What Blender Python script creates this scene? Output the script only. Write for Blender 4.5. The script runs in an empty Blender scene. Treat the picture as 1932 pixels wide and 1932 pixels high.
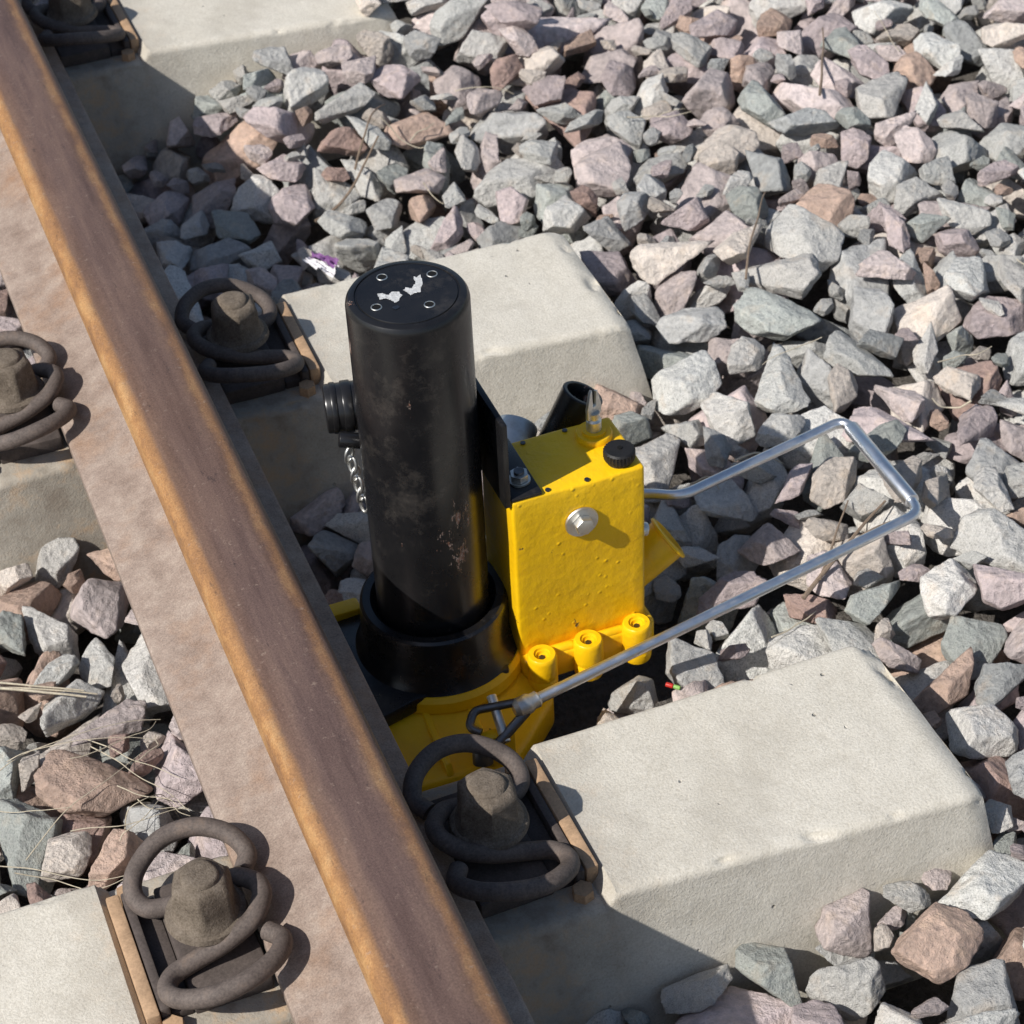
import bpy, bmesh, math, random
import numpy as np
from mathutils import Matrix, Vector, noise, Euler
random.seed(7); rng=np.random.default_rng(11)
scene=bpy.context.scene
COL=bpy.context.collection
# ------------------------------------------------------------------ helpers
def link(o,parent=None):
    COL.objects.link(o)
    if parent: o.parent=parent
    return o
def empty(name,loc=(0,0,0)):
    e=bpy.data.objects.new(name,None); e.empty_display_size=.05; e.location=loc; COL.objects.link(e); return e
def mesh_obj(name,bm,mat,parent=None,smooth=True,ang=35):
    me=bpy.data.meshes.new(name); bm.normal_update(); bm.to_mesh(me); bm.free()
    if smooth:
        for p in me.polygons: p.use_smooth=True
        try: me.set_sharp_from_angle(angle=math.radians(ang))
        except Exception: pass
    o=bpy.data.objects.new(name,me)
    if mat: me.materials.append(mat)
    return link(o,parent)
def bevel_bm(bm,w,seg=2,ang=30):
    es=[e for e in bm.edges if len(e.link_faces)==2 and e.calc_face_angle(0)>math.radians(ang)]
    if w>0 and es: bmesh.ops.bevel(bm,geom=es,offset=w,segments=seg,profile=.5,affect='EDGES',clamp_overlap=True)
def box(name,a,b,mat,parent=None,bev=.0015,rot=None,seg=2):
    bm=bmesh.new(); bmesh.ops.create_cube(bm,size=1)
    a=Vector(a);b=Vector(b);c=(a+b)/2;d=b-a
    for v in bm.verts: v.co=Vector((v.co.x*d.x,v.co.y*d.y,v.co.z*d.z))
    bevel_bm(bm,bev,seg)
    M=Matrix.Translation(c)
    if rot: M=M@Euler(rot).to_matrix().to_4x4()
    bm.transform(M)
    return mesh_obj(name,bm,mat,parent)
def lathe(name,prof,p0,axis,mat,parent=None,seg=48,ang=35):
    """prof: list of (r,h) along axis from p0"""
    bm=bmesh.new(); rings=[]
    for r,h in prof:
        if r<1e-6: rings.append([bm.verts.new((0,0,h))])
        else: rings.append([bm.verts.new((r*math.cos(2*math.pi*i/seg),r*math.sin(2*math.pi*i/seg),h)) for i in range(seg)])
    for A,B in zip(rings,rings[1:]):
        for i in range(seg):
            j=(i+1)%seg
            if len(A)==1 and len(B)==1: continue
            if len(A)==1: bm.faces.new((A[0],B[i],B[j]))
            elif len(B)==1: bm.faces.new((A[i],A[j],B[0]))
            else: bm.faces.new((A[i],A[j],B[j],B[i]))
    bmesh.ops.recalc_face_normals(bm,faces=bm.faces)
    q=Vector(axis).normalized().to_track_quat('Z','Y')
    bm.transform(Matrix.Translation(p0)@q.to_matrix().to_4x4())
    return mesh_obj(name,bm,mat,parent,ang=ang)
def rod(name,p0,p1,r,mat,parent=None,bev=None,seg=32):
    p0=Vector(p0);p1=Vector(p1);L=(p1-p0).length; b=bev if bev is not None else r*.12
    return lathe(name,[(0,0),(r-b,0),(r-b*.3,b*.3),(r,b),(r,L-b),(r-b*.3,L-b*.3),(r-b,L),(0,L)],p0,p1-p0,mat,parent,seg)
def prism(name,pts,z0,z1,mat,parent=None,bev=.002,seg=2):
    bm=bmesh.new(); vs=[bm.verts.new((x,y,z0)) for x,y in pts]
    f=bm.faces.new(vs); r=bmesh.ops.extrude_face_region(bm,geom=[f])
    for v in r['geom']:
        if isinstance(v,bmesh.types.BMVert): v.co.z=z1
    bmesh.ops.recalc_face_normals(bm,faces=bm.faces); bevel_bm(bm,bev,seg)
    return mesh_obj(name,bm,mat,parent)
def hexa(name,c,r0,r1,z0,z1,mat,parent=None,bev=.001,rotz=0.3,n=6):
    bm=bmesh.new()
    lo=[bm.verts.new((c[0]+r0*math.cos(rotz+i*2*math.pi/n),c[1]+r0*math.sin(rotz+i*2*math.pi/n),z0)) for i in range(n)]
    hi=[bm.verts.new((c[0]+r1*math.cos(rotz+i*2*math.pi/n),c[1]+r1*math.sin(rotz+i*2*math.pi/n),z1)) for i in range(n)]
    bm.faces.new(lo[::-1]); bm.faces.new(hi)
    for i in range(n): bm.faces.new((lo[i],lo[(i+1)%n],hi[(i+1)%n],hi[i]))
    bevel_bm(bm,bev,2); return mesh_obj(name,bm,mat,parent)
def catmull(P,n=8):
    P=[Vector(p) for p in P]; out=[]
    Q=[P[0]*2-P[1]]+P+[P[-1]*2-P[-2]]
    for i in range(1,len(Q)-2):
        for k in range(n):
            t=k/n; a,b,c,d=Q[i-1],Q[i],Q[i+1],Q[i+2]
            out.append(.5*((2*b)+(c-a)*t+(2*a-5*b+4*c-d)*t*t+(3*b-a-3*c+d)*t**3))
    out.append(P[-1]); return out
def sweep_bm(bm,P,r,seg=14,closed=False,rf=None):
    n=len(P); rings=[]; prev=None
    for i,p in enumerate(P):
        t=((P[(i+1)%n]-P[i-1]) if closed else (P[min(i+1,n-1)]-P[max(i-1,0)])).normalized()
        a=t.orthogonal().normalized() if prev is None else (prev-t*prev.dot(t)).normalized()
        prev=a; b=t.cross(a); rr=r if rf is None else r*rf(i/(n-1))
        rings.append([bm.verts.new(p+(a*math.cos(2*math.pi*k/seg)+b*math.sin(2*math.pi*k/seg))*rr) for k in range(seg)])
    for i in range(n if closed else n-1):
        A=rings[i];B=rings[(i+1)%n]
        for k in range(seg): bm.faces.new((A[k],A[(k+1)%seg],B[(k+1)%seg],B[k]))
    if not closed: bm.faces.new(rings[0][::-1]); bm.faces.new(rings[-1])
def sweep(name,P,r,mat,parent=None,seg=14,closed=False,rf=None):
    bm=bmesh.new(); sweep_bm(bm,P,r,seg,closed,rf)
    bmesh.ops.recalc_face_normals(bm,faces=bm.faces)
    return mesh_obj(name,bm,mat,parent,ang=50)
# ------------------------------------------------------------------ node helper
class NT:
    def __init__(s,name):
        s.m=bpy.data.materials.new(name); s.m.use_nodes=True; s.t=s.m.node_tree; s.n=s.t.nodes; s.b=s.n["Principled BSDF"]
        s.tc=s.n.new("ShaderNodeTexCoord")
    def new(s,t,**k):
        x=s.n.new(t)
        for a,v in k.items(): setattr(x,a,v)
        return x
    def l(s,a,b): s.t.links.new(a,b)
    def mp(s,scale=(1,1,1),loc=None,src=None):
        x=s.new("ShaderNodeMapping"); x.inputs['Scale'].default_value=scale
        s.l(src or s.tc.outputs['Object'],x.inputs['Vector'])
        if loc is not None: s.l(loc,x.inputs['Location'])
        return x.outputs[0]
    def noise(s,sc,det=4,rough=.55,vec=None,dist=0):
        x=s.new("ShaderNodeTexNoise"); x.inputs['Scale'].default_value=sc; x.inputs['Detail'].default_value=det
        x.inputs['Roughness'].default_value=rough; x.inputs['Distortion'].default_value=dist
        s.l(vec or s.tc.outputs['Object'],x.inputs['Vector']); return x.outputs['Fac']
    def vor(s,sc,vec=None,out='Distance',feat='F1'):
        x=s.new("ShaderNodeTexVoronoi",feature=feat); x.inputs['Scale'].default_value=sc
        s.l(vec or s.tc.outputs['Object'],x.inputs['Vector']); return x.outputs[out]
    def ramp(s,fac,stops,interp='LINEAR'):
        x=s.new("ShaderNodeValToRGB"); x.color_ramp.interpolation=interp; e=x.color_ramp.elements
        e.remove(e[1])
        e[0].position=stops[0][0]
        for p,c in stops[1:]: e.new(p)
        for el,(p,c) in zip(e,stops): el.color=(c,c,c,1) if isinstance(c,(int,float)) else (*c,1)
        s.l(fac,x.inputs[0]); return x.outputs[0]
    def mix(s,f,a,b,mode='MIX'):
        x=s.new("ShaderNodeMix",data_type='RGBA',blend_type=mode)
        for i,v in ((0,f),(6,a),(7,b)):
            if hasattr(v,'links'): s.l(v,x.inputs[i])
            elif i==0: x.inputs[0].default_value=v
            else: x.inputs[i].default_value=(*v,1) if len(v)==3 else v
        return x.outputs[2]
    def math(s,op,a,b=0,c=0):
        x=s.new("ShaderNodeMath",operation=op)
        for i,v in enumerate((a,b,c)):
            if hasattr(v,'links'): s.l(v,x.inputs[i])
            else: x.inputs[i].default_value=v
        return x.outputs[0]
    def sep(s,src=None):
        x=s.new("ShaderNodeSeparateXYZ"); s.l(src or s.tc.outputs['Object'],x.inputs[0]); return x.outputs
    def bump(s,h,st=.5,d=.001,n=None):
        x=s.new("ShaderNodeBump"); x.inputs['Strength'].default_value=st; x.inputs['Distance'].default_value=d
        s.l(h,x.inputs['Height'])
        if n is not None: s.l(n,x.inputs['Normal'])
        return x.outputs[0]
    def done(s,col=None,rough=None,nrm=None,metal=None,spec=None,coat=None):
        for k,v in (('Base Color',col),('Roughness',rough),('Normal',nrm),('Metallic',metal),('Specular IOR Level',spec),('Coat Weight',coat)):
            if v is None: continue
            if hasattr(v,'links'): s.l(v,s.b.inputs[k])
            elif k=='Base Color': s.b.inputs[k].default_value=(*v,1)
            else: s.b.inputs[k].default_value=v
        return s.m
# ------------------------------------------------------------------ materials
def m_concrete():
    s=NT("concrete")
    X=s.sep()
    big=s.noise(9,5,.6); mid=s.noise(60,5,.65); fine=s.noise(520,3,.7)
    c=s.ramp(big,[(.3,(.54,.49,.405)),(.5,(.60,.555,.465)),(.72,(.68,.635,.55))])
    c=s.mix(.5,c,s.ramp(mid,[(.3,(.51,.465,.385)),(.6,(.68,.635,.55))]))
    c=s.mix(.42,c,s.ramp(fine,[(.3,(.33,.30,.245)),(.5,(.61,.57,.485)),(.72,(.82,.78,.70))]))
    v=s.vor(260); sp=s.ramp(v,[(.10,1.0),(.17,0.0)]); pm=s.ramp(s.noise(90,2),[(.52,0.),(.6,1.)])
    c=s.mix(s.math('MULTIPLY',s.math('MULTIPLY',sp,pm),.5),c,(.24,.21,.18))
    ax=s.math('ABSOLUTE',X[0]); st=s.math('ADD',ax,s.math('MULTIPLY',s.noise(22,4),.10))
    f=s.ramp(st,[(.17,1.),(.27,0.)])
    c=s.mix(s.math('MULTIPLY',f,.8),c,s.ramp(s.noise(35,5,.7),[(.35,(.17,.13,.095)),(.5,(.27,.235,.19)),(.68,(.40,.25,.13))]))
    c=s.mix(s.ramp(s.noise(5,6,.75,None,.6),[(.50,0.),(.70,.45)]),c,(.40,.36,.295))
    # sparse air-bubble pits
    pit=s.ramp(s.vor(58),[(.05,0.),(.11,1.)]); pmask=s.ramp(s.noise(21,2),[(.36,1.),(.40,0.)])
    pmask=s.ramp(s.noise(21,2),[(.60,1.),(.64,0.)])
    pits=s.math('MAXIMUM',pit,pmask)
    c=s.mix(s.math('MULTIPLY',s.math('SUBTRACT',1,pits),.5),c,(.18,.16,.13))
    h=s.math('ADD',s.math('MULTIPLY',mid,.5),s.math('ADD',s.math('MULTIPLY',fine,.35),s.math('MULTIPLY',pits,1.0)))
    return s.done(c,.93,s.bump(h,.9,.002),spec=.2)
def m_rail():
    s=NT("rail_steel"); X=s.sep()
    st=s.mp((9,.8,9)); n1=s.noise(10,6,.65,st); n2=s.noise(45,6,.7,s.mp((1,.5,1))); fine=s.noise(700,3,.7); n3=s.noise(3,4,.6,s.mp((1,.6,1)))
    top=s.ramp(n1,[(.3,(.082,.050,.042)),(.5,(.118,.074,.062)),(.7,(.16,.102,.080))])
    top=s.mix(s.ramp(n3,[(.45,0.),(.7,.25)]),top,(.17,.095,.055))
    x=s.math('ADD',X[0],s.math('MULTIPLY',s.math('SUBTRACT',n2,.5),.012))
    bl=s.ramp(s.math('ADD',x,.5),[(.462,.75),(.4655,.95),(.4715,.85),(.4760,.14),(.49,0.),(.514,0.),(.519,.06),(.5250,.55),(.527,.55),(.5300,.1),(.54,.05)])
    orange=s.ramp(n2,[(.3,(.20,.098,.042)),(.5,(.35,.175,.062)),(.68,(.48,.28,.115))])
    c=s.mix(bl,top,orange)
    c=s.mix(s.ramp(s.noise(160,5,.8),[(.60,0.),(.68,.55)]),c,(.30,.22,.17))
    c=s.mix(s.ramp(s.noise(120,5,.8,s.mp((1,.3,1))),[(.30,.6),(.40,0.)]),c,(.035,.024,.022))
    foot=s.ramp(s.noise(40,6,.7),[(.3,(.20,.145,.115)),(.5,(.28,.215,.175)),(.68,(.35,.28,.23))])
    foot=s.mix(s.ramp(s.noise(6,5,.7),[(.50,0.),(.66,.6)]),foot,(.28,.15,.075))
    isf=s.ramp(X[2],[(.045,1.),(.06,0.)])
    c=s.mix(isf,c,foot)
    c=s.mix(.35,c,s.mix(1.,c,s.ramp(fine,[(.3,(.2,.2,.2)),(.7,(1.9,1.9,1.9))]),'MULTIPLY'))
    r=s.mix(isf,s.ramp(n1,[(.3,.50),(.7,.68)]),(.85,.85,.85))
    h=s.math('ADD',s.math('MULTIPLY',fine,.4),s.math('MULTIPLY',n2,.5))
    return s.done(c,r,s.bump(h,.6,.0008),spec=.45)
def m_black():
    s=NT("black_paint"); X=s.sep()
    n=s.noise(14,6,.7); sc=s.noise(30,8,.78,s.mp((1,1,.35))); fine=s.noise(400,3,.6)
    chip=s.ramp(s.math('ADD',sc,s.math('MULTIPLY',s.noise(7,2),.30)),[(.785,0.),(.795,1.)])
    c=s.ramp(n,[(.35,(.007,.007,.008)),(.6,(.012,.0115,.012)),(.75,(.022,.020,.019))])
    c=s.mix(chip,c,s.ramp(fine,[(.4,(.20,.085,.05)),(.6,(.34,.27,.23))]))
    c=s.mix(s.ramp(s.noise(26,7,.8),[(.52,0.),(.72,.13)]),c,(.28,.24,.2))
    r=s.ramp(s.math('ADD',n,s.math('MULTIPLY',chip,.5)),[(.3,.20),(.7,.36),(1.,.8)])
    h=s.math('ADD',s.math('MULTIPLY',fine,.12),s.math('SUBTRACT',s.math('MULTIPLY',n,.3),chip))
    return s.done(c,r,s.bump(h,.3,.0006),spec=.5)
def m_yellow():
    s=NT("yellow_paint")
    n=s.noise(16,5,.6); lump=s.noise(120,3,.55); v=s.vor(95)
    c=s.ramp(n,[(.3,(.82,.465,.004)),(.55,(.90,.53,.006)),(.75,(.92,.56,.010))])
    chip=s.ramp(s.noise(55,7,.75),[(.68,0.),(.69,1.)])
    c=s.mix(chip,c,(.07,.045,.02))
    c=s.mix(s.ramp(s.noise(9,6,.8),[(.52,0.),(.8,.4)]),c,(.44,.26,.04))
    blob=s.math('MULTIPLY',s.ramp(v,[(.0,1.),(.22,0.)]),s.ramp(s.noise(30,2),[(.5,0.),(.62,1.)]))
    h=s.math('ADD',s.math('MULTIPLY',lump,.9),s.math('ADD',s.math('MULTIPLY',blob,.9),s.math('MULTIPLY',chip,-1.5)))
    return s.done(c,.38,s.bump(h,.7,.0013),spec=.4)
def m_clip():
    s=NT("clip_steel")
    n=s.noise(60,6,.7); fine=s.noise(500,3,.7)
    c=s.ramp(n,[(.3,(.060,.046,.041)),(.55,(.115,.092,.082)),(.75,(.20,.145,.11))])
    c=s.mix(.3,c,s.ramp(fine,[(.3,(.03,.024,.02)),(.7,(.25,.2,.165))]))
    return s.done(c,.72,s.bump(s.math('ADD',n,s.math('MULTIPLY',fine,.4)),.6,.0008),spec=.35)
def m_bolt():
    s=NT("dusty_bolt")
    n=s.noise(90,6,.75); fine=s.noise(600,3,.7)
    c=s.ramp(n,[(.3,(.075,.058,.043)),(.5,(.15,.12,.09)),(.7,(.23,.19,.15))])
    c=s.mix(.35,c,s.ramp(fine,[(.3,(.04,.03,.024)),(.7,(.30,.25,.2))]))
    return s.done(c,.92,s.bump(s.math('ADD',n,s.math('MULTIPLY',fine,.5)),.9,.0016),spec=.15)
def m_metal(name,col,rough,metal=1.):
    s=NT(name); n=s.noise(90,5,.7); f=s.noise(500,3,.7)
    c=s.mix(s.ramp(n,[(.45,0.),(.75,.5)]),col,tuple(v*.6 for v in col))
    return s.done(c,s.ramp(n,[(.3,rough*.8),(.7,rough*1.4)]),s.bump(f,.25,.0004),metal=metal)
def m_plain(name,col,rough=.7,sc=60,var=.35,bump=.5,spec=.3):
    s=NT(name); n=s.noise(sc,6,.7); f=s.noise(sc*8,3,.7)
    c=s.ramp(n,[(.3,tuple(v*(1-var) for v in col)),(.7,tuple(min(1,v*(1+var)) for v in col))])
    c=s.mix(.3,c,s.ramp(f,[(.3,tuple(v*.5 for v in col)),(.7,tuple(min(1,v*1.5) for v in col))]))
    return s.done(c,rough,s.bump(n,bump,.001),spec=spec)
def m_rock():
    s=NT("ballast_rock")
    a=s.new("ShaderNodeAttribute",attribute_type='INSTANCER',attribute_name='rc'); b=s.new("ShaderNodeAttribute",attribute_type='INSTANCER',attribute_name='rv')
    off=s.new("ShaderNodeCombineXYZ"); s.l(s.math('MULTIPLY',a.outputs['Fac'],91.7),off.inputs[0]); s.l(s.math('MULTIPLY',b.outputs['Fac'],57.3),off.inputs[1])
    P=s.mp((1,1,1),loc=off.outputs[0])
    rc=a.outputs['Fac']; rv=b.outputs['Fac']
    base=s.ramp(rc,[(0,(.68,.65,.61)),(.10,(.58,.57,.54)),(.22,(.50,.51,.49)),(.33,(.345,.385,.36)),(.42,(.46,.465,.46)),(.50,(.62,.53,.515)),(.67,(.54,.45,.455)),(.81,(.66,.58,.51)),(.905,(.54,.38,.30)),(.945,(.42,.28,.24)),(.97,(.36,.375,.375))],'CONSTANT')
    n1=s.noise(1.6,3,.6,P); n2=s.noise(7,5,.7,P); sp=s.noise(26,3,.75,P); vv=s.vor(4.5,P)
    c=s.mix(.6,base,s.mix(1.,base,s.ramp(n1,[(.3,(.6,.58,.56)),(.5,(.92,.9,.88)),(.7,(1.28,1.23,1.16))]),'MULTIPLY'))
    c=s.mix(.6,c,s.mix(1.,c,s.ramp(n2,[(.3,(.48,.48,.48)),(.7,(1.38,1.36,1.33))]),'MULTIPLY'))
    gran=s.ramp(rc,[(0,1.),(.33,.65),(.42,.45),(.50,.22),(.81,.45),(.905,.22)],'CONSTANT')
    spk=s.ramp(sp,[(.34,(.16,.165,.15)),(.45,(.55,.545,.51)),(.56,(.69,.67,.63)),(.68,(.90,.88,.84))])
    c=s.mix(s.math('MULTIPLY',gran,.5),c,spk)
    c=s.mix(s.ramp(n1,[(.56,0.),(.72,.34)]),c,(.50,.38,.27))
    br=s.math('ADD',.80,s.math('MULTIPLY',rv,.42))
    bc=s.new("ShaderNodeCombineColor"); [s.l(br,bc.inputs[i]) for i in range(3)]
    c=s.mix(1.,c,bc.outputs[0],'MULTIPLY')
    h=s.math('ADD',s.math('ADD',s.math('MULTIPLY',n2,.9),s.math('MULTIPLY',sp,.35)),s.math('MULTIPLY',vv,.55))
    return s.done(c,.88,s.bump(h,1.,.0040),spec=.25)
def m_ground():
    s=NT("ground_dirt"); n=s.noise(14,8,.7); f=s.noise(120,5,.7)
    c=s.ramp(n,[(.3,(.12,.105,.09)),(.55,(.19,.17,.15)),(.75,(.27,.25,.225))])
    c=s.mix(.4,c,s.ramp(f,[(.3,(.08,.07,.06)),(.7,(.38,.35,.32))]))
    return s.done(c,.95,s.bump(s.math('ADD',n,f),1.,.02),spec=.15)
CONC=m_concrete(); RAIL=m_rail(); BLK=m_black(); YEL=m_yellow(); CLIP=m_clip(); BOLT=m_bolt(); ROCK=m_rock(); GRD=m_ground()
CHR=m_metal("zinc_rod",(.80,.82,.84),.34); ZINC=m_metal("zinc_dull",(.70,.69,.65),.42); DARKM=m_metal("dark_steel",(.16,.16,.165),.38)
TAN=m_plain("tan_strip",(.42,.275,.165),.75,50,.25); DARK=m_plain("guide_plate",(.085,.068,.06),.85,70,.4)
HOLE=m_plain("hole_black",(.004,.004,.004),.9); WORN=m_plain("worn_white",(.55,.55,.54),.6,400,.55,1.); KNOB=m_plain("knob_plastic",(.015,.014,.014),.5,200,.4)
TWIG=m_plain("twig_bark",(.20,.15,.11),.9,90,.4); STRAW=m_plain("dry_straw",(.50,.44,.33),.8,90,.3); WOOD=m_plain("weathered_wood",(.40,.30,.20),.9,40,.3)
PURP=m_plain("purple_foil",(.22,.10,.26),.35,60,.4); WHT=m_plain("white_foil",(.75,.72,.74),.35,60,.2); RED=m_plain("red_plastic",(.5,.03,.02),.4); GRN=m_plain("green_plastic",(.22,.4,.1),.4)
# ------------------------------------------------------------------ rail
half=[(.0,-.004),(.074,-.004),(.0755,-.002),(.0755,.008),(.073,.0105),(.045,.016),(.028,.022),(.014,.031),(.0095,.043),(.0085,.062),(.0095,.085),(.014,.094),(.032,.1005),(.0355,.103),(.0368,.108),(.0358,.119),(.0345,.1235),(.0315,.1268),(.026,.1285),(.013,.1297),(.0,.130)]
prof=half+[(-x,z) for x,z in half[::-1][1:-1]]
bm=bmesh.new(); ys=np.arange(-3,9.01,.5); rings=[[bm.verts.new((x,float(yy),z)) for x,z in prof] for yy in ys]
n=len(prof)
for A,B in zip(rings,rings[1:]):
    for i in range(n): bm.faces.new((A[i],A[(i+1)%n],B[(i+1)%n],B[i]))
bm.faces.new(rings[0]); bm.faces.new(rings[-1][::-1]); bmesh.ops.recalc_face_normals(bm,faces=bm.faces)
mesh_obj("steel_rail",bm,RAIL,ang=40)
# ------------------------------------------------------------------ sleepers
L=.665; SY=[-2*L,-L,0,L,2*L+.03,3*L+.03,4*L]
def sleeper(yc,seed):
    bm=bmesh.new()
    xs=sorted(set([round(v,4) for v in list(np.arange(-1.7,-.3,.03))+list(np.arange(-.3,.44,.005))+list(np.arange(.44,.476,.0035))+[-.178,-.166,.166,.178,.171,-.171]]))
    rings=[]
    def ztop(x):
        ax=abs(x)
        if ax<=.166: z=-.012
        elif ax<.174: z=-.012+(ax-.166)/.008*.013
        else: z=.001-.0137*min(1,(ax-.174)/.30)
        return z
    off=Vector((seed*3.7,seed*1.3,0))
    for x in xs:
        zt=ztop(x); e=max(0,(x-.455)/.02); zt-=.006*e*e
        hw=.083+.011*min(1,max(0,(abs(x)-.17)/.3)) - .004*e*e
        bw=.128; pts=[]; zb=-.21; R=.008
        for k in range(23):
            t=k/22; z=zb+(zt-R-zb)*t; y=bw+(hw-bw)*t; pts.append((y,z))
        for k in range(1,6):
            a=k/6*math.pi/2; pts.append((hw-R*(1-math.cos(a)),zt-R+R*math.sin(a)))
        for k in range(0,18): pts.append(((hw-R)*(1-k/17.),zt))
        full=pts+[(-y,z) for y,z in pts[::-1][1:]]
        row=[]
        for y,z in full:
            xx=x+(max(0,(x-.40)/.075)*max(0,(zt-z))*.18 if x>.40 else 0)
            p=Vector((xx,y,z)); q=(p+off)
            d=noise.noise(q*9)*.0010+noise.noise(q*30)*.0006
            ed=noise.noise(q*30+Vector((5,5,5)))*.5+noise.noise(q*85)*.6
            near=max(0,1-abs(abs(y)-hw)/.009)*max(0,1-abs(z-zt)/.011)
            if x>.45: near=max(near,max(0,1-abs(z-zt)/.016)*max(0,1-abs(x-.475)/.016))
            if near>0 and ed>.20: d-=min(.0045,(ed-.20)*.035*near)
            v=Vector((0,(1 if y>0 else -1) if abs(y)>hw*.85 else 0,1 if z>zt-.012 else 0)); v=v.normalized() if v.length>0 else v
            row.append(bm.verts.new(p+v*d+Vector((noise.noise(q*14)*.002 if x>.46 else 0,0,0))))
        rings.append(row)
    for A,B in zip(rings,rings[1:]):
        for i in range(len(A)-1): bm.faces.new((A[i],B[i],B[i+1],A[i+1]))
    for rr in (rings[0],rings[-1]):
        m=len(rr)
        for i in range(m//2):
            a,b,c,d=rr[i],rr[i+1],rr[m-2-i],rr[m-1-i]
            if b is c: bm.faces.new((a,b,d))
            else: bm.faces.new((a,b,c,d))
    bmesh.ops.recalc_face_normals(bm,faces=bm.faces)
    o=mesh_obj("concrete_sleeper",bm,CONC,ang=50); o.location=(0,yc,0); return o
for i,yc in enumerate(SY): sleeper(yc,i+1)
# ------------------------------------------------------------------ fastenings
CL=[(.036,.030,.020),(.043,.044,.023),(.034,.062,.029),(.012,.075,.032),(-.014,.076,.028),(-.036,.063,.019),(-.043,.047,.012),(-.036,.033,.009),(-.018,.028,.011),(.006,.0265,.018),(.028,.021,.026),(.039,.009,.030),(.0415,0,.031)]
CL=CL+[(x,-y,z) for x,y,z in CL[::-1][1:]]
def fastening(side,yc,seed):
    rnd=random.Random(seed)
    e=empty("rail_fastening",(.108*side,yc,0)); e.rotation_euler=(0,0,math.pi if side>0 else 0)
    e.rotation_euler.z+=rnd.uniform(-.03,.03)
    P=catmull(CL,7)
    sweep("spring_clip",P,.0072,CLIP,e,16)
    prism("guide_plate",[(.030,-.056),(.030,.056),(-.028,.056),(-.028,-.056)],-.013,.003,DARK,e,.0025)
    box("plate_bar",(-.0515,-.056,-.013),(-.0445,.058,.006),DARK,e,.0015)
    box("plate_web",(-.0443,-.054,-.0135),(-.0285,.054,-.004),DARK,e,.001)
    box("insulator_strip",(-.0625,-.060,-.014),(-.0525,.058,.0065),TAN,e,.0015)
    hexa("insulator_foot",(-.046,-.064),.009,.008,-.016,-.002,TAN,e,.001)
    hexa("insulator_foot_b",(-.046,.066),.009,.008,-.016,-.003,TAN,e,.001)
    lathe("washer",[(0,.020),(.027,.020),(.0300,.023),(.0290,.027),(.024,.0300),(0,.0300)],(0,0,0),(0,0,1),BOLT,e,40)
    bm=bmesh.new(); nseg=60
    rz=rnd.uniform(0,1); rings=[]
    for r,h,hx in [(.0260,.0280,0.0),(.0245,.031,.2),(.0226,.035,.9),(.0220,.042,1),(.0217,.049,1),(.0213,.0545,1),(.0205,.0585,.9),(.0185,.0612,.4),(.0160,.0625,0),(.0142,.0628,0),(.0134,.0655,0),(.0112,.0664,0),(.007,.0667,0),(.003,.0665,0)]:
        row=[]
        for i in range(nseg):
            a=2*math.pi*i/nseg; am=((a+math.pi/6)%(math.pi/3))-math.pi/6
            rr=r*((1-hx)+hx*math.cos(math.pi/6)/math.cos(am)*1.09)
            p=Vector((rr*math.cos(a+rz),rr*math.sin(a+rz),h)); q=p*60+Vector((seed*7,0,0))
            p+=Vector((noise.noise(q),noise.noise(q+Vector((9,0,0))),noise.noise(q+Vector((0,9,0)))*.8))*.0013
            row.append(bm.verts.new(p))
        rings.append(row)
    for A,B in zip(rings,rings[1:]):
        for i in range(nseg): bm.faces.new((A[i],A[(i+1)%nseg],B[(i+1)%nseg],B[i]))
    bm.faces.new(rings[-1])
    mesh_obj("screw_spike_head",bm,BOLT,e,ang=60)
k=0
for yc in SY[1:6]:
    for sd in (-1,1): fastening(sd,yc,k+3); k+=1
# ------------------------------------------------------------------ jack
J=empty("hydraulic_track_jack",(0,0,0))
jx,jy,jr=.1667,.2905,.0478
lathe("ram_cylinder",[(0,-.06),(jr,-.06),(jr,.2875),(jr-.0006,.2905),(jr-.0024,.2932),(jr-.005,.2942),(.0405,.2944),(.0400,.2934),(.0390,.2934),(.0385,.2944),(0,.2946)],(jx,jy,0),(0,0,1),BLK,J,128)
lathe("base_collar",[(.0485,-.03),(.0487,-.022),(.0525,-.0175),(.0535,-.0155),(.0600,-.0155),(.0622,-.0175),(.0628,-.021),(.0634,-.052),(.067,-.062),(.0715,-.068),(.0715,-.08),(0,-.08)],(jx,jy,0),(0,0,1),BLK,J,96)
hd=(.93,-.366); fw=(.366,.93)
def topp(px,py):
    a=(px-767)/117*.0478; b=-(py-552)/68*.0478
    return (jx+hd[0]*a+fw[0]*b, jy+hd[1]*a+fw[1]*b)
for q in [(718,521),(812,518),(712,577),(810,575)]:
    p=topp(*q); lathe("cap_hole",[(0.,.0001),(.0033,.0001),(.0034,.0001)],(p[0],p[1],.29475),(0,0,1),HOLE,J,20)
    lathe("cap_hole_rim",[(.0034,.0),(.0036,.0005),(.0041,.0005),(.0044,0)],(p[0],p[1],.2946),(0,0,1),ZINC,J,24)
def patch(name,pts,mat,z):
    bm=bmesh.new(); P=[]
    for i in range(len(pts)):
        a=pts[i];b=pts[(i+1)%len(pts)]
        for t in range(5):
            u=t/5; P.append((a[0]*(1-u)+b[0]*u+random.uniform(-1.1,1.1),a[1]*(1-u)+b[1]*u+random.uniform(-.7,.7)))
    vs=[bm.verts.new((*topp(*p),z)) for p in P]; f=bm.faces.new(vs)
    if f.normal.z<0: f.normal_flip()
    bmesh.ops.triangulate(bm,faces=bm.faces); return mesh_obj(name,bm,mat,J,False)
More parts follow.
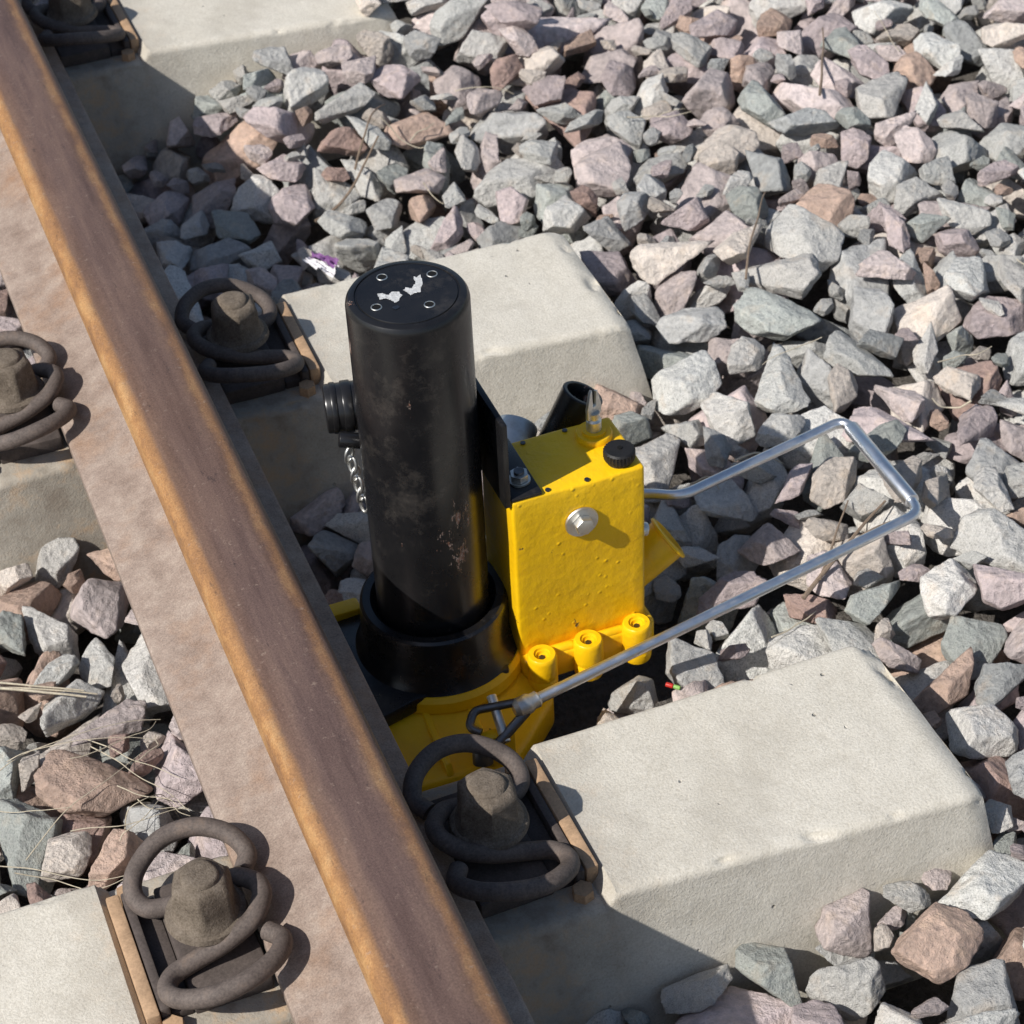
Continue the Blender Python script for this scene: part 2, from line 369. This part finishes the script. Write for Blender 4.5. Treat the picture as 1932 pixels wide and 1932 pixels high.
patch("worn_patch_1",[(712,553),(722,552),(733,556),(738,550),(752,550),(758,557),(752,567),(746,570),(738,565),(728,561),(718,564)],WORN,.2949)
patch("worn_patch_2",[(776,522),(784,524),(791,519),(795,533),(792,552),(783,553),(774,557),(766,551),(760,548),(764,542),(775,544),(782,534)],WORN,.2949)
patch("worn_patch_3",[(740,578),(752,575),(757,579),(748,583)],DARKM,.2949)
# toe plate (black) under the rail
prism("lifting_toe",[(.02,.222),(.085,.216),(.125,.226),(.21,.228),(.225,.30),(.15,.35),(.02,.338)],-.082,-.066,BLK,J,.003)
box("toe_pad",(.015,.236,-.0655),(.068,.334,-.048),BLK,J,.003)
box("toe_guide",(.06,.345,-.10),(.118,.362,-.060),YEL,J,.003)
# yellow base casting
prism("base_casting",[(.045,.165),(.185,.158),(.205,.175),(.245,.215),(.25,.36),(.10,.372),(.045,.345)],-.135,-.100,YEL,J,.006,3)
bm=bmesh.new()
lo=[(.05,.18),(.18,.17),(.238,.215),(.244,.355),(.10,.366),(.05,.345)]; hi=[(.075,.222),(.17,.215),(.222,.24),(.228,.34),(.11,.352),(.075,.335)]
a=[bm.verts.new((*p,-.102)) for p in lo]; b=[bm.verts.new((*p,-.083)) for p in hi]
bm.faces.new(a[::-1]); bm.faces.new(b)
for i in range(6): bm.faces.new((a[i],a[(i+1)%6],b[(i+1)%6],b[i]))
bevel_bm(bm,.003,2); mesh_obj("base_hub",bm,YEL,J)
for i,(x,w) in enumerate([(.092,.006),(.128,.006),(.165,.006)]):
    bm=bmesh.new(); v=[]
    for dx in (0,w):
        v.append([bm.verts.new((x+dx,.163,-.101)),bm.verts.new((x+dx,.226,-.101)),bm.verts.new((x+dx,.226,-.080)),bm.verts.new((x+dx,.168,-.090))])
    bm.faces.new(v[0]);bm.faces.new(v[1][::-1])
    for k in range(4): bm.faces.new((v[0][k],v[1][k],v[1][(k+1)%4],v[0][(k+1)%4]))
    bmesh.ops.recalc_face_normals(bm,faces=bm.faces); bevel_bm(bm,.001,1); mesh_obj(f"base_rib_{i+1}",bm,YEL,J)
lathe("collar_shoulder",[(.0715,0),(.0775,.002),(.0765,.012),(.0725,.016),(.0715,.016)],(jx,jy,-.084),(0,0,1),YEL,J,64)
# reservoir box
x0,x1,y0,y1=.2255,.3425,.2435,.318
bm=bmesh.new(); bmesh.ops.create_cube(bm,size=1)
for v in bm.verts: v.co=Vector(((x0+x1)/2+v.co.x*(x1-x0),(y0+y1)/2+v.co.y*(y1-y0),(.100-.072)/2+v.co.z*.172))
bevel_bm(bm,.0028,3); bmesh.ops.subdivide_edges(bm,edges=[e for e in bm.edges if e.calc_length()>.03],cuts=12,use_grid_fill=True)
for v in bm.verts: v.co+=Vector((noise.noise(v.co*22),noise.noise(v.co*22+Vector((3,0,0))),noise.noise(v.co*22+Vector((0,3,0)))))*.0008
mesh_obj("reservoir",bm,YEL,J)
prism("reservoir_flange",[(.2235,.238),(.228,.232),(.345,.234),(.3495,.240),(.3495,.325),(.2235,.325)],-.098,-.070,YEL,J,.004,3)
for i,(x,y) in enumerate([(.240,.2290),(.283,.2300),(.329,.2320)]):
    lathe(f"flange_lug_{i+1}",[(0,-.040),(.0120,-.040),(.0128,-.037),(.0130,-.027),(.0122,-.025),(.0130,-.022),(.0128,-.004),(.0120,-.0012),(.0112,-.0004),(.0072,-.0004),(.0066,-.0024),(.0052,-.0024),(.0046,-.005),(0,-.005)],(x,y,-.060),(0,0,1),YEL,J,40)
    hexa(f"lug_socket_{i+1}",(x,y),.0030,.0030,-.0655,-.0645,DARKM,J,.0002)
for a,b in [((.250,.234),(.274,.243)),((.293,.235),(.320,.243))]:
    box("flange_fillet",(a[0],a[1],-.088),(b[0],b[1],-.066),YEL,J,.004,seg=3)
# top hardware
box("side_bracket",(.2195,.2440,.096),(.2250,.338,.181),BLK,J,.0012)
box("bracket_flange",(.2252,.2440,.1005),(.2520,.320,.1040),BLK,J,.0008)
box("bracket_arm",(.19,.310,.05),(.2193,.335,.178),BLK,J,.002)
hexa("bracket_nut",(.2400,.2640),.0078,.0078,.1065,.1125,ZINC,J,.0008); lathe("nut_washer",[(0,0),(.0092,0),(.0092,.0016),(0,.0016)],(.24,.264,.1045),(0,0,1),ZINC,J,32)
lathe("nut_stud",[(0,0),(.0044,0),(.0044,.0025),(.003,.0027),(0,.0020)],(.24,.264,.1125),(0,0,1),DARKM,J,24)
bm=bmesh.new(); rings=[]
for r,h,kn in [(.0125,0,0),(.0125,.002,1),(.0125,.0085,1),(.0115,.010,0),(.001,.0102,0)]:
    rings.append([bm.verts.new(((r*(1+(.07*kn if i%2 else 0)))*math.cos(2*math.pi*i/56),(r*(1+(.07*kn if i%2 else 0)))*math.sin(2*math.pi*i/56),h)) for i in range(56)])
for A,B in zip(rings,rings[1:]):
    for i in range(56): bm.faces.new((A[i],A[(i+1)%56],B[(i+1)%56],B[i]))
bm.transform(Matrix.Translation((.326,.2585,.1035))); mesh_obj("filler_cap",bm,KNOB,J)
lathe("filler_neck",[(.0105,0),(.0105,.004),(0,.004)],(.326,.2585,.0995),(0,0,1),BLK,J,32)
lathe("filler_screw",[(0,0),(.0022,0),(.0022,.0008),(0,.0008)],(.3265,.2585,.1137),(0,0,1),HOLE,J,16)
lathe("valve_boss",[(.0155,0),(.0155,.004),(.0145,.0055),(.010,.0055),(.010,.008),(0,.008)],(.320,.2975,.0995),(0,0,1),YEL,J,40)
lathe("valve_stem",[(.0065,0),(.0065,.010),(.0050,.012),(.0050,.018),(0,.018)],(.320,.2975,.107),(0,0,1),ZINC,J,24)
bm=bmesh.new(); P=[(-.009,.0),(-.0035,-.004),(.0035,-.004),(.009,0),(.0085,.010),(.0045,.024),(.0025,.0245),(.0018,.010),(-.0018,.010),(-.0028,.0285),(-.005,.026),(-.009,.010)]
f=bm.faces.new([bm.verts.new((x,-.0014,z)) for x,z in P]); r=bmesh.ops.extrude_face_region(bm,geom=[f])
for v in r['geom']:
    if isinstance(v,bmesh.types.BMVert): v.co.y=.0014
bmesh.ops.recalc_face_normals(bm,faces=bm.faces); bevel_bm(bm,.0004,1)
bm.transform(Matrix.Translation((.320,.2975,.1215))@Matrix.Rotation(.5,4,'Z')); mesh_obj("wing_key",bm,ZINC,J)
for x,y in [(.258,.2475),(.292,.2465),(.262,.312),(.30,.313)]:
    lathe("top_screw",[(0,0),(.0022,0),(.0022,.0012),(0,.0014)],(x,y,.1003),(0,0,1),DARKM,J,16)
lathe("drain_washer",[(0,0),(.0142,0),(.0148,.0012),(.0142,.0026),(0,.0026)],(.2845,.2428,.062),(0,-1,0),ZINC,J,48)
bm=bmesh.new()
bmesh.ops.create_cone(bm,cap_ends=True,segments=6,radius1=.0088,radius2=.0082,depth=.007); bevel_bm(bm,.0007,2)
bm.transform(Matrix.Translation((.2845,.2365,.062))@Matrix.Rotation(math.pi/2,4,'X')@Matrix.Rotation(.25,4,'Z')); mesh_obj("drain_bolt",bm,ZINC,J)
def tube(name,p0,p1,ro,ri,mat):
    p0=Vector(p0);p1=Vector(p1);Ln=(p1-p0).length
    return lathe(name,[(0,0),(ro,0),(ro,Ln-.001),(ro-.001,Ln),(ri+.0005,Ln),(ri,Ln-.001),(ri,Ln-.04),(0,Ln-.04)],p0,p1-p0,mat,J,48)
tube("lever_socket",(.296,.352,.030),(.3325,.350,.104),.0185,.0145,BLK)
rod("socket_boss",(.258,.345,.056),(.279,.372,.072),.019,ZINC,J)
rod("socket_pivot",(.262,.33,.03),(.33,.33,.03),.012,YEL,J)
dr=Vector((.837,0,.547)); rc=Vector((.380,.276,-.016))
tube("pump_cup",rc-dr*.06,rc,.0195,.0170,YEL)
lathe("cup_rim",[(.0195,0),(.0220,.0008),(.0220,.0026),(.0195,.0034)],rc-dr*.0038,dr,YEL,J,48)
rod("cup_stud",(.3425,.2560,.022),(.349,.2555,.020),.006,ZINC,J)
# left boss, pin and chain
rod("trunnion_boss",(.165,.350,.150),(.110,.362,.150),.0205,BLK,J,.002)
rod("trunnion_ring",(.132,.3572,.150),(.124,.3589,.150),.0218,BLK,J,.001)
rod("trunnion_ring_b",(.120,.3598,.150),(.115,.3609,.150),.0214,BLK,J,.001)
rod("retaining_pin",(.128,.322,.140),(.110,.327,.144),.0065,BLK,J)
def link_(c,R,L_,W,r,mat):
    P=[]
    for i in range(24):
        a=2*math.pi*i/24; P.append(Vector(c)+R@Vector((W*math.cos(a),0,L_*math.sin(a))))
    sweep("chain_link",P,r,mat,J,8,True)
for i in range(6):
    link_((.116+.0014*i,.322-.0006*i,.130-.0105*i),Euler((.1,.1,(i%2)*1.57+.5)).to_matrix(),.0078,.0044,.0014,ZINC)
def poly_round(P,rad,n=6):
    P=[Vector(p) for p in P]; out=[P[0]]
    for a,b,c in zip(P,P[1:],P[2:]):
        d1=(a-b).normalized(); d2=(c-b).normalized(); s=b+d1*rad; e=b+d2*rad
        for k in range(n+1):
            t=k/n; out.append(s*(1-t)**2+b*2*t*(1-t)+e*t*t)
    out.append(P[-1]); return out
sweep("handle_rod",poly_round([(.207,.168,-.048),(.582,.200,.000),(.584,.343,-.002),(.413,.325,-.020),(.388,.348,-.025),(.335,.365,-.035)],.014),.0048,CHR,J,20)
rod("handle_grip",(.5825,.216,.000),(.5838,.330,-.0015),.0070,CHR,J,.0012)
lathe("handle_ferrule",[(.0048,0),(.007,.002),(.0068,.007),(.0085,.010),(.0088,.020),(.006,.024),(0,.024)],(.214,.1686,-.0471),(-.376,-.031,-.048),ZINC,J,24)
sweep("clevis_upper",poly_round([(.198,.170,-.046),(.160,.1795,-.050),(.150,.166,-.053),(.158,.158,-.055)],.006),.0036,DARKM,J,12)
sweep("clevis_lower",poly_round([(.200,.163,-.052),(.168,.150,-.066),(.152,.148,-.072)],.006),.0042,DARKM,J,12)
rod("clevis_pin",(.178,.186,-.046),(.176,.150,-.066),.0042,ZINC,J)
rod("clevis_eye",(.156,.152,-.064),(.154,.146,-.078),.0085,DARKM,J)
box("handle_lug",(.160,.158,-.100),(.188,.170,-.066),YEL,J,.003)
# ------------------------------------------------------------------ ballast
XA,XB,YA,YB=-.95,1.9,-.65,2.5; RES=.004
nx=int((XB-XA)/RES); ny=int((YB-YA)/RES)
gx=XA+(np.arange(nx)+.5)*RES; gy=YA+(np.arange(ny)+.5)*RES
GX,GY=np.meshgrid(gx,gy,indexing='ij')
def sst(a,b,v): t=np.clip((v-a)/(b-a),0,1); return t*t*(3-2*t)
T=-.078+.038*sst(.42,.65,GX)+.012*sst(.9,1.6,GX)
T+=-.030*np.exp(-((GX-.12)/.15)**2)*(GX>-.05)
T+=-.02*np.exp(-(((GX-.28)/.2)**2+((GY-.28)/.2)**2))
T+=.055*sst(.10,.30,GX)*sst(.98,1.18,GY)*(GX<.6)        # higher ballast against the far sleeper
T+=.030*np.exp(-(((GX-.42)/.12)**2+((GY+.16)/.10)**2))
T+=.007*np.sin(GX*9+1.3)*np.cos(GY*8)+.006*np.sin(GX*17+GY*13)
H=T-.085
for yc in SY:
    H[(abs(GY-yc)<.092)&(GX<.484)]=1.
cov=(abs(GY-SY[4])<.092)&(GX>.425)&(GX<.484)
H[cov]=-.012
H[(GX>.055)&(GX<.245)&(GY>.168)&(GY<.362)]=1.; H[(GX>.22)&(GX<.352)&(GY>.222)&(GY<.328)]=1.
H[(GX>.26)&(GX<.33)&(GY>.32)&(GY<.365)]=1.
H[(GX>.35)&(GX<.395)&(GY>.25)&(GY<.30)]=1.
T[cov]=.006
NV=34
rcol=bpy.data.collections.new("ballast_stones"); V3=[]
def make_rock(k):
    r=np.random.default_rng(100+k)
    bm=bmesh.new(); bmesh.ops.create_icosphere(bm,subdivisions=5,radius=1)
    D=np.array([v.co[:] for v in bm.verts]); D/=np.linalg.norm(D,axis=1)[:,None]
    npl=r.integers(8,14); N=r.normal(size=(npl,3))
    for _ in range(20):
        N/=np.linalg.norm(N,axis=1)[:,None]
        for i in range(npl):
            d=N[i]-N; q=(d**2).sum(1)+1e-3; q[i]=1e9; N[i]+= (d/q[:,None]**1.5).sum(0)*.015
    N/=np.linalg.norm(N,axis=1)[:,None]
    dd=r.uniform(.58,1.0,npl)
    dot=D@N.T; rr=np.where(dot>.05,dd/np.maximum(dot,.05),9.)
    kk=r.uniform(32,75); rad=-np.log(np.exp(-kk*np.minimum(rr,3)).sum(1))/kk
    ax=np.array([1,r.uniform(.58,.9),r.uniform(.40,.70)])
    P=D*rad[:,None]*ax
    for i,v in enumerate(bm.verts):
        q=Vector(P[i])+Vector((k*5.1,0,0))
        n1=noise.noise(q*1.7)*.08+noise.noise(q*4.2)*.038+noise.noise(q*11)*.016
        rg=noise.ridged_multi_fractal(q*2.1,1.,2.,3,1.,2.)*.016
        P[i]*=1+n1-rg; v.co=P[i]
    sz=(P[:,0].max()-P[:,0].min())/2
    for v in bm.verts: v.co/=sz
    bm.normal_update(); me=bpy.data.meshes.new(f"stone_{k:02d}"); bm.to_mesh(me); bm.free()
    for p in me.polygons: p.use_smooth=True
    me.materials.append(ROCK); o=bpy.data.objects.new(f"stone_{k:02d}",me); rcol.objects.link(o)
    P/=sz; V3.append(P[rng.permutation(len(P))[:1000]])
for k in range(NV): make_rock(k)
pos=[];rots=[];scl=[];idx=[];rcv=[];rvv=[]
def place(smin,smax,ntry,cands,tol):
    for it in range(ntry):
        k=int(rng.integers(NV)); s=float(np.exp(rng.uniform(math.log(smin),math.log(smax))))
        tilt=.35 if rng.random()<.7 else 1.2
        e=Euler((rng.normal()*tilt,rng.normal()*tilt,rng.uniform(0,6.283)))
        Rm=np.array(e.to_matrix()); sv=np.array([s*rng.uniform(.85,1.15),s*rng.uniform(.85,1.1),s*rng.uniform(.85,1.15)])
        P=(V3[k]*sv)@Rm.T
        ij=np.floor(P[:,:2]/RES).astype(int); mn=ij.min(0); ij-=mn; w,h=ij.max(0)+1
        bot=np.full((w,h),9.); top=np.full((w,h),-9.)
        np.minimum.at(bot,(ij[:,0],ij[:,1]),P[:,2]); np.maximum.at(top,(ij[:,0],ij[:,1]),P[:,2])
        best=None
        ci=rng.integers(0,nx-w,cands); cj=rng.integers(0,ny-h,cands)
        for a,b in zip(ci,cj):
            z=(H[a:a+w,b:b+h]-bot).max(); sc=z-T[a+w//2,b+h//2]+P[:,2].max()
            if best is None or sc<best[0]: best=(sc,z,a,b)
        sc,z,a,b=best
        if sc>tol: continue
        z-=.002
        Hs=H[a:a+w,b:b+h]; np.maximum(Hs,np.where(top>-5,top+z,-9),out=Hs)
        px=XA+(a-mn[0])*RES
        pos.append((px,YA+(b-mn[1])*RES,z)); rots.append(tuple(e)); scl.append(tuple(sv)); idx.append(k)
        c=rng.random()
        if px<.02 and rng.random()<.35: c=rng.uniform(.81,.965)      # rust-stained stones between the rails
        rcv.append(c); rvv.append(rng.random())
place(.032,.056,6000,12,.015)
place(.024,.046,9500,20,.015)
place(.012,.024,5500,16,.006)
def surf(x,y):
    i=int((x-XA)/RES); j=int((y-YA)/RES)
    return float(H[max(0,i-2):i+3,max(0,j-2):j+3].max())
me=bpy.data.meshes.new("ballast"); me.vertices.add(len(pos)); me.vertices.foreach_set("co",np.array(pos,dtype=np.float32).ravel())
def attr(name,typ,data,key):
    a=me.attributes.new(name,typ,'POINT'); a.data.foreach_set(key,np.array(data).ravel())
attr("rot","FLOAT_VECTOR",np.array(rots,dtype=np.float32),"vector"); attr("scl","FLOAT_VECTOR",np.array(scl,dtype=np.float32),"vector")
attr("idx","INT",np.array(idx,dtype=np.int32),"value"); attr("rc","FLOAT",np.array(rcv,dtype=np.float32),"value"); attr("rv","FLOAT",np.array(rvv,dtype=np.float32),"value")
bo=link(bpy.data.objects.new("ballast",me))
g=bpy.data.node_groups.new("ballast_instances","GeometryNodeTree")
g.interface.new_socket("Geometry",in_out='INPUT',socket_type='NodeSocketGeometry'); g.interface.new_socket("Geometry",in_out='OUTPUT',socket_type='NodeSocketGeometry')
gi=g.nodes.new("NodeGroupInput"); go=g.nodes.new("NodeGroupOutput"); m2p=g.nodes.new("GeometryNodeMeshToPoints"); iop=g.nodes.new("GeometryNodeInstanceOnPoints")
ci=g.nodes.new("GeometryNodeCollectionInfo"); ci.inputs['Collection'].default_value=rcol; ci.inputs['Separate Children'].default_value=True; ci.inputs['Reset Children'].default_value=True
def na(nm,t):
    x=g.nodes.new("GeometryNodeInputNamedAttribute"); x.data_type=t; x.inputs['Name'].default_value=nm; return x.outputs['Attribute']
e2r=g.nodes.new("FunctionNodeEulerToRotation"); lk=g.links.new
lk(gi.outputs[0],m2p.inputs['Mesh']); lk(m2p.outputs[0],iop.inputs['Points']); lk(ci.outputs[0],iop.inputs['Instance']); iop.inputs['Pick Instance'].default_value=True
lk(na('idx','INT'),iop.inputs['Instance Index']); lk(na('rot','FLOAT_VECTOR'),e2r.inputs[0]); lk(e2r.outputs[0],iop.inputs['Rotation']); lk(na('scl','FLOAT_VECTOR'),iop.inputs['Scale'])
lk(iop.outputs[0],go.inputs[0])
md=bo.modifiers.new("instances","NODES"); md.node_group=g
# ------------------------------------------------------------------ litter: twigs, straw, foil
def strand(bm,x0_,y0_,x1_,y1_,r,wob=.004,lift=.002,n=9):
    hs=[max(surf(x0_+(x1_-x0_)*t/(n-1),y0_+(y1_-y0_)*t/(n-1)),-.2) for t in range(n)]
    if max(hs)>.02: return
    zl=np.polyval(np.polyfit(range(n),hs,2),range(n)); zl+=max(0,np.percentile(np.array(hs)-zl,70))
    P=[]
    for i in range(n):
        t=i/(n-1); q=Vector((x0_*9+i*.3,y0_*7,3))
        P.append(Vector((x0_+(x1_-x0_)*t+noise.noise(q)*wob,y0_+(y1_-y0_)*t+noise.noise(q+Vector((4,0,0)))*wob,zl[i]+lift+r)))
    sweep_bm(bm,catmull(P,3),r,6,rf=lambda t:1-.5*t)
bm=bmesh.new()
for a in [(.48,.215,.585,.262,.0022),(.50,.222,.56,.285,.0014),(.53,.24,.60,.24,.0012),(.28,1.00,.37,1.03,.002),(.34,1.03,.40,1.10,.0014),(.85,.9,.93,1.05,.0018),(.62,.62,.70,.74,.0014),(1.0,1.3,1.12,1.28,.002),(.72,1.35,.83,1.31,.002)]:
    strand(bm,*a)
bmesh.ops.recalc_face_normals(bm,faces=bm.faces); mesh_obj("twigs",bm,TWIG)
bm=bmesh.new(); rr=random.Random(5)
for a in [(-.26,.40,-.13,.345,.0018),(-.26,.41,-.13,.352,.0013),(-.25,.39,-.12,.35,.0013)]: strand(bm,*a,wob=.003)
for i in range(16):
    x=rr.uniform(-.25,-.10); y=rr.uniform(.17,.30); an=rr.uniform(-.9,.5); l=rr.uniform(.06,.14); strand(bm,x,y,min(-.08,x+l*math.cos(an)),y+l*math.sin(an),.0005,wob=.012,lift=.004)
for i in range(60):
    x=rr.uniform(.2,1.5); y=rr.uniform(-.2,1.8); an=rr.uniform(0,6.28); l=rr.uniform(.03,.08)
    strand(bm,x,y,x+l*math.cos(an),y+l*math.sin(an),rr.uniform(.0005,.0012),wob=.005,lift=.001)
bmesh.ops.recalc_face_normals(bm,faces=bm.faces); mesh_obj("dry_grass",bm,STRAW)
def foil(name,c,sx,sy,rotz,mat,seed,parent=None):
    bm=bmesh.new(); bmesh.ops.create_grid(bm,x_segments=9,y_segments=7,size=.5)
    for v in bm.verts:
        q=Vector((v.co.x*3,v.co.y*3,seed)); v.co=Vector((v.co.x*sx,v.co.y*sy,noise.noise(q*1.2)*.010+noise.noise(q*3)*.004))
    bmesh.ops.solidify(bm,geom=bm.faces[:],thickness=.0004)
    bm.transform(Matrix.Translation(c)@Matrix.Rotation(rotz,4,'Z')@Matrix.Rotation(.25,4,'X')); return mesh_obj(name,bm,mat,parent,ang=25)
we=empty("candy_wrapper",(0,0,0)); wz=surf(.257,.903)+.006
foil("foil_white",(.257,.903,wz),.040,.014,-1.0,WHT,2,we); foil("foil_purple",(.262,.910,wz+.004),.034,.010,-1.0,PURP,5,we)
we=empty("plastic_scrap",(0,0,0)); sz_=surf(.332,.170)
rod("red_part",(.330,.173,sz_+.002),(.3345,.1685,sz_+.002),.0021,RED,we,seg=12); rod("green_part",(.3350,.168,sz_+.002),(.339,.164,sz_+.002),.0019,GRN,we,seg=12)
wz=surf(.78,1.32)+.008
bm=bmesh.new(); bmesh.ops.create_cube(bm,size=1); bmesh.ops.subdivide_edges(bm,edges=bm.edges[:],cuts=8,use_grid_fill=True)
for v in bm.verts:
    v.co=Vector((v.co.x*.17,v.co.y*.035*(1+.3*v.co.x),v.co.z*.014)); v.co+=Vector((noise.noise(v.co*60),noise.noise(v.co*50+Vector((5,0,0))),noise.noise(v.co*45)))*.004
bm.transform(Matrix.Translation((.78,1.34,wz))@Matrix.Rotation(-.55,4,'Z')@Matrix.Rotation(.06,4,'Y')); mesh_obj("wood_splinter",bm,WOOD)
# ------------------------------------------------------------------ ground
bm=bmesh.new()
bmesh.ops.create_grid(bm,x_segments=2,y_segments=2,size=60)
o=mesh_obj("ground",bm,GRD,smooth=False); o.location=(0,0,-.175)
# ------------------------------------------------------------------ light, sky, camera
sd=Vector((1,.28,-1)).normalized()
sun=bpy.data.lights.new("sun","SUN"); sun.energy=5.0; sun.angle=math.radians(.5); sun.color=(1,.965,.915)
so=link(bpy.data.objects.new("sun",sun)); so.rotation_euler=sd.to_track_quat('-Z','Y').to_euler(); so.location=(-3,-1,4)
w=bpy.data.worlds.new("World"); scene.world=w; w.use_nodes=True; nt=w.node_tree; bg=nt.nodes["Background"]
sk=nt.nodes.new("ShaderNodeTexSky"); sk.sky_type='NISHITA'; sk.sun_disc=False; sk.sun_elevation=math.radians(43.9); sk.sun_rotation=math.radians(254.4)
nt.links.new(sk.outputs[0],bg.inputs[0]); bg.inputs[1].default_value=.095
scene.view_settings.view_transform='Standard'; scene.view_settings.look='None'; scene.view_settings.exposure=0
Cc=np.array([-.2361,-1.0603,1.2775]); yw,pt,ro=.3399,.7087,-.0532
f=np.array([math.sin(yw)*math.cos(pt),math.cos(yw)*math.cos(pt),-math.sin(pt)]); rt=np.array([math.cos(yw),-math.sin(yw),0.]); up=np.cross(rt,f)
r=rt*math.cos(ro)+up*math.sin(ro); u=-rt*math.sin(ro)+up*math.cos(ro)
cam=bpy.data.cameras.new("camera"); co=link(bpy.data.objects.new("camera",cam))
co.matrix_world=Matrix(((r[0],u[0],-f[0],Cc[0]),(r[1],u[1],-f[1],Cc[1]),(r[2],u[2],-f[2],Cc[2]),(0,0,0,1)))
cam.sensor_width=36; cam.lens=36*4255.9/1932; cam.clip_start=.05; cam.clip_end=500
cam.dof.use_dof=True; cam.dof.focus_distance=1.72; cam.dof.aperture_fstop=18
scene.camera=co
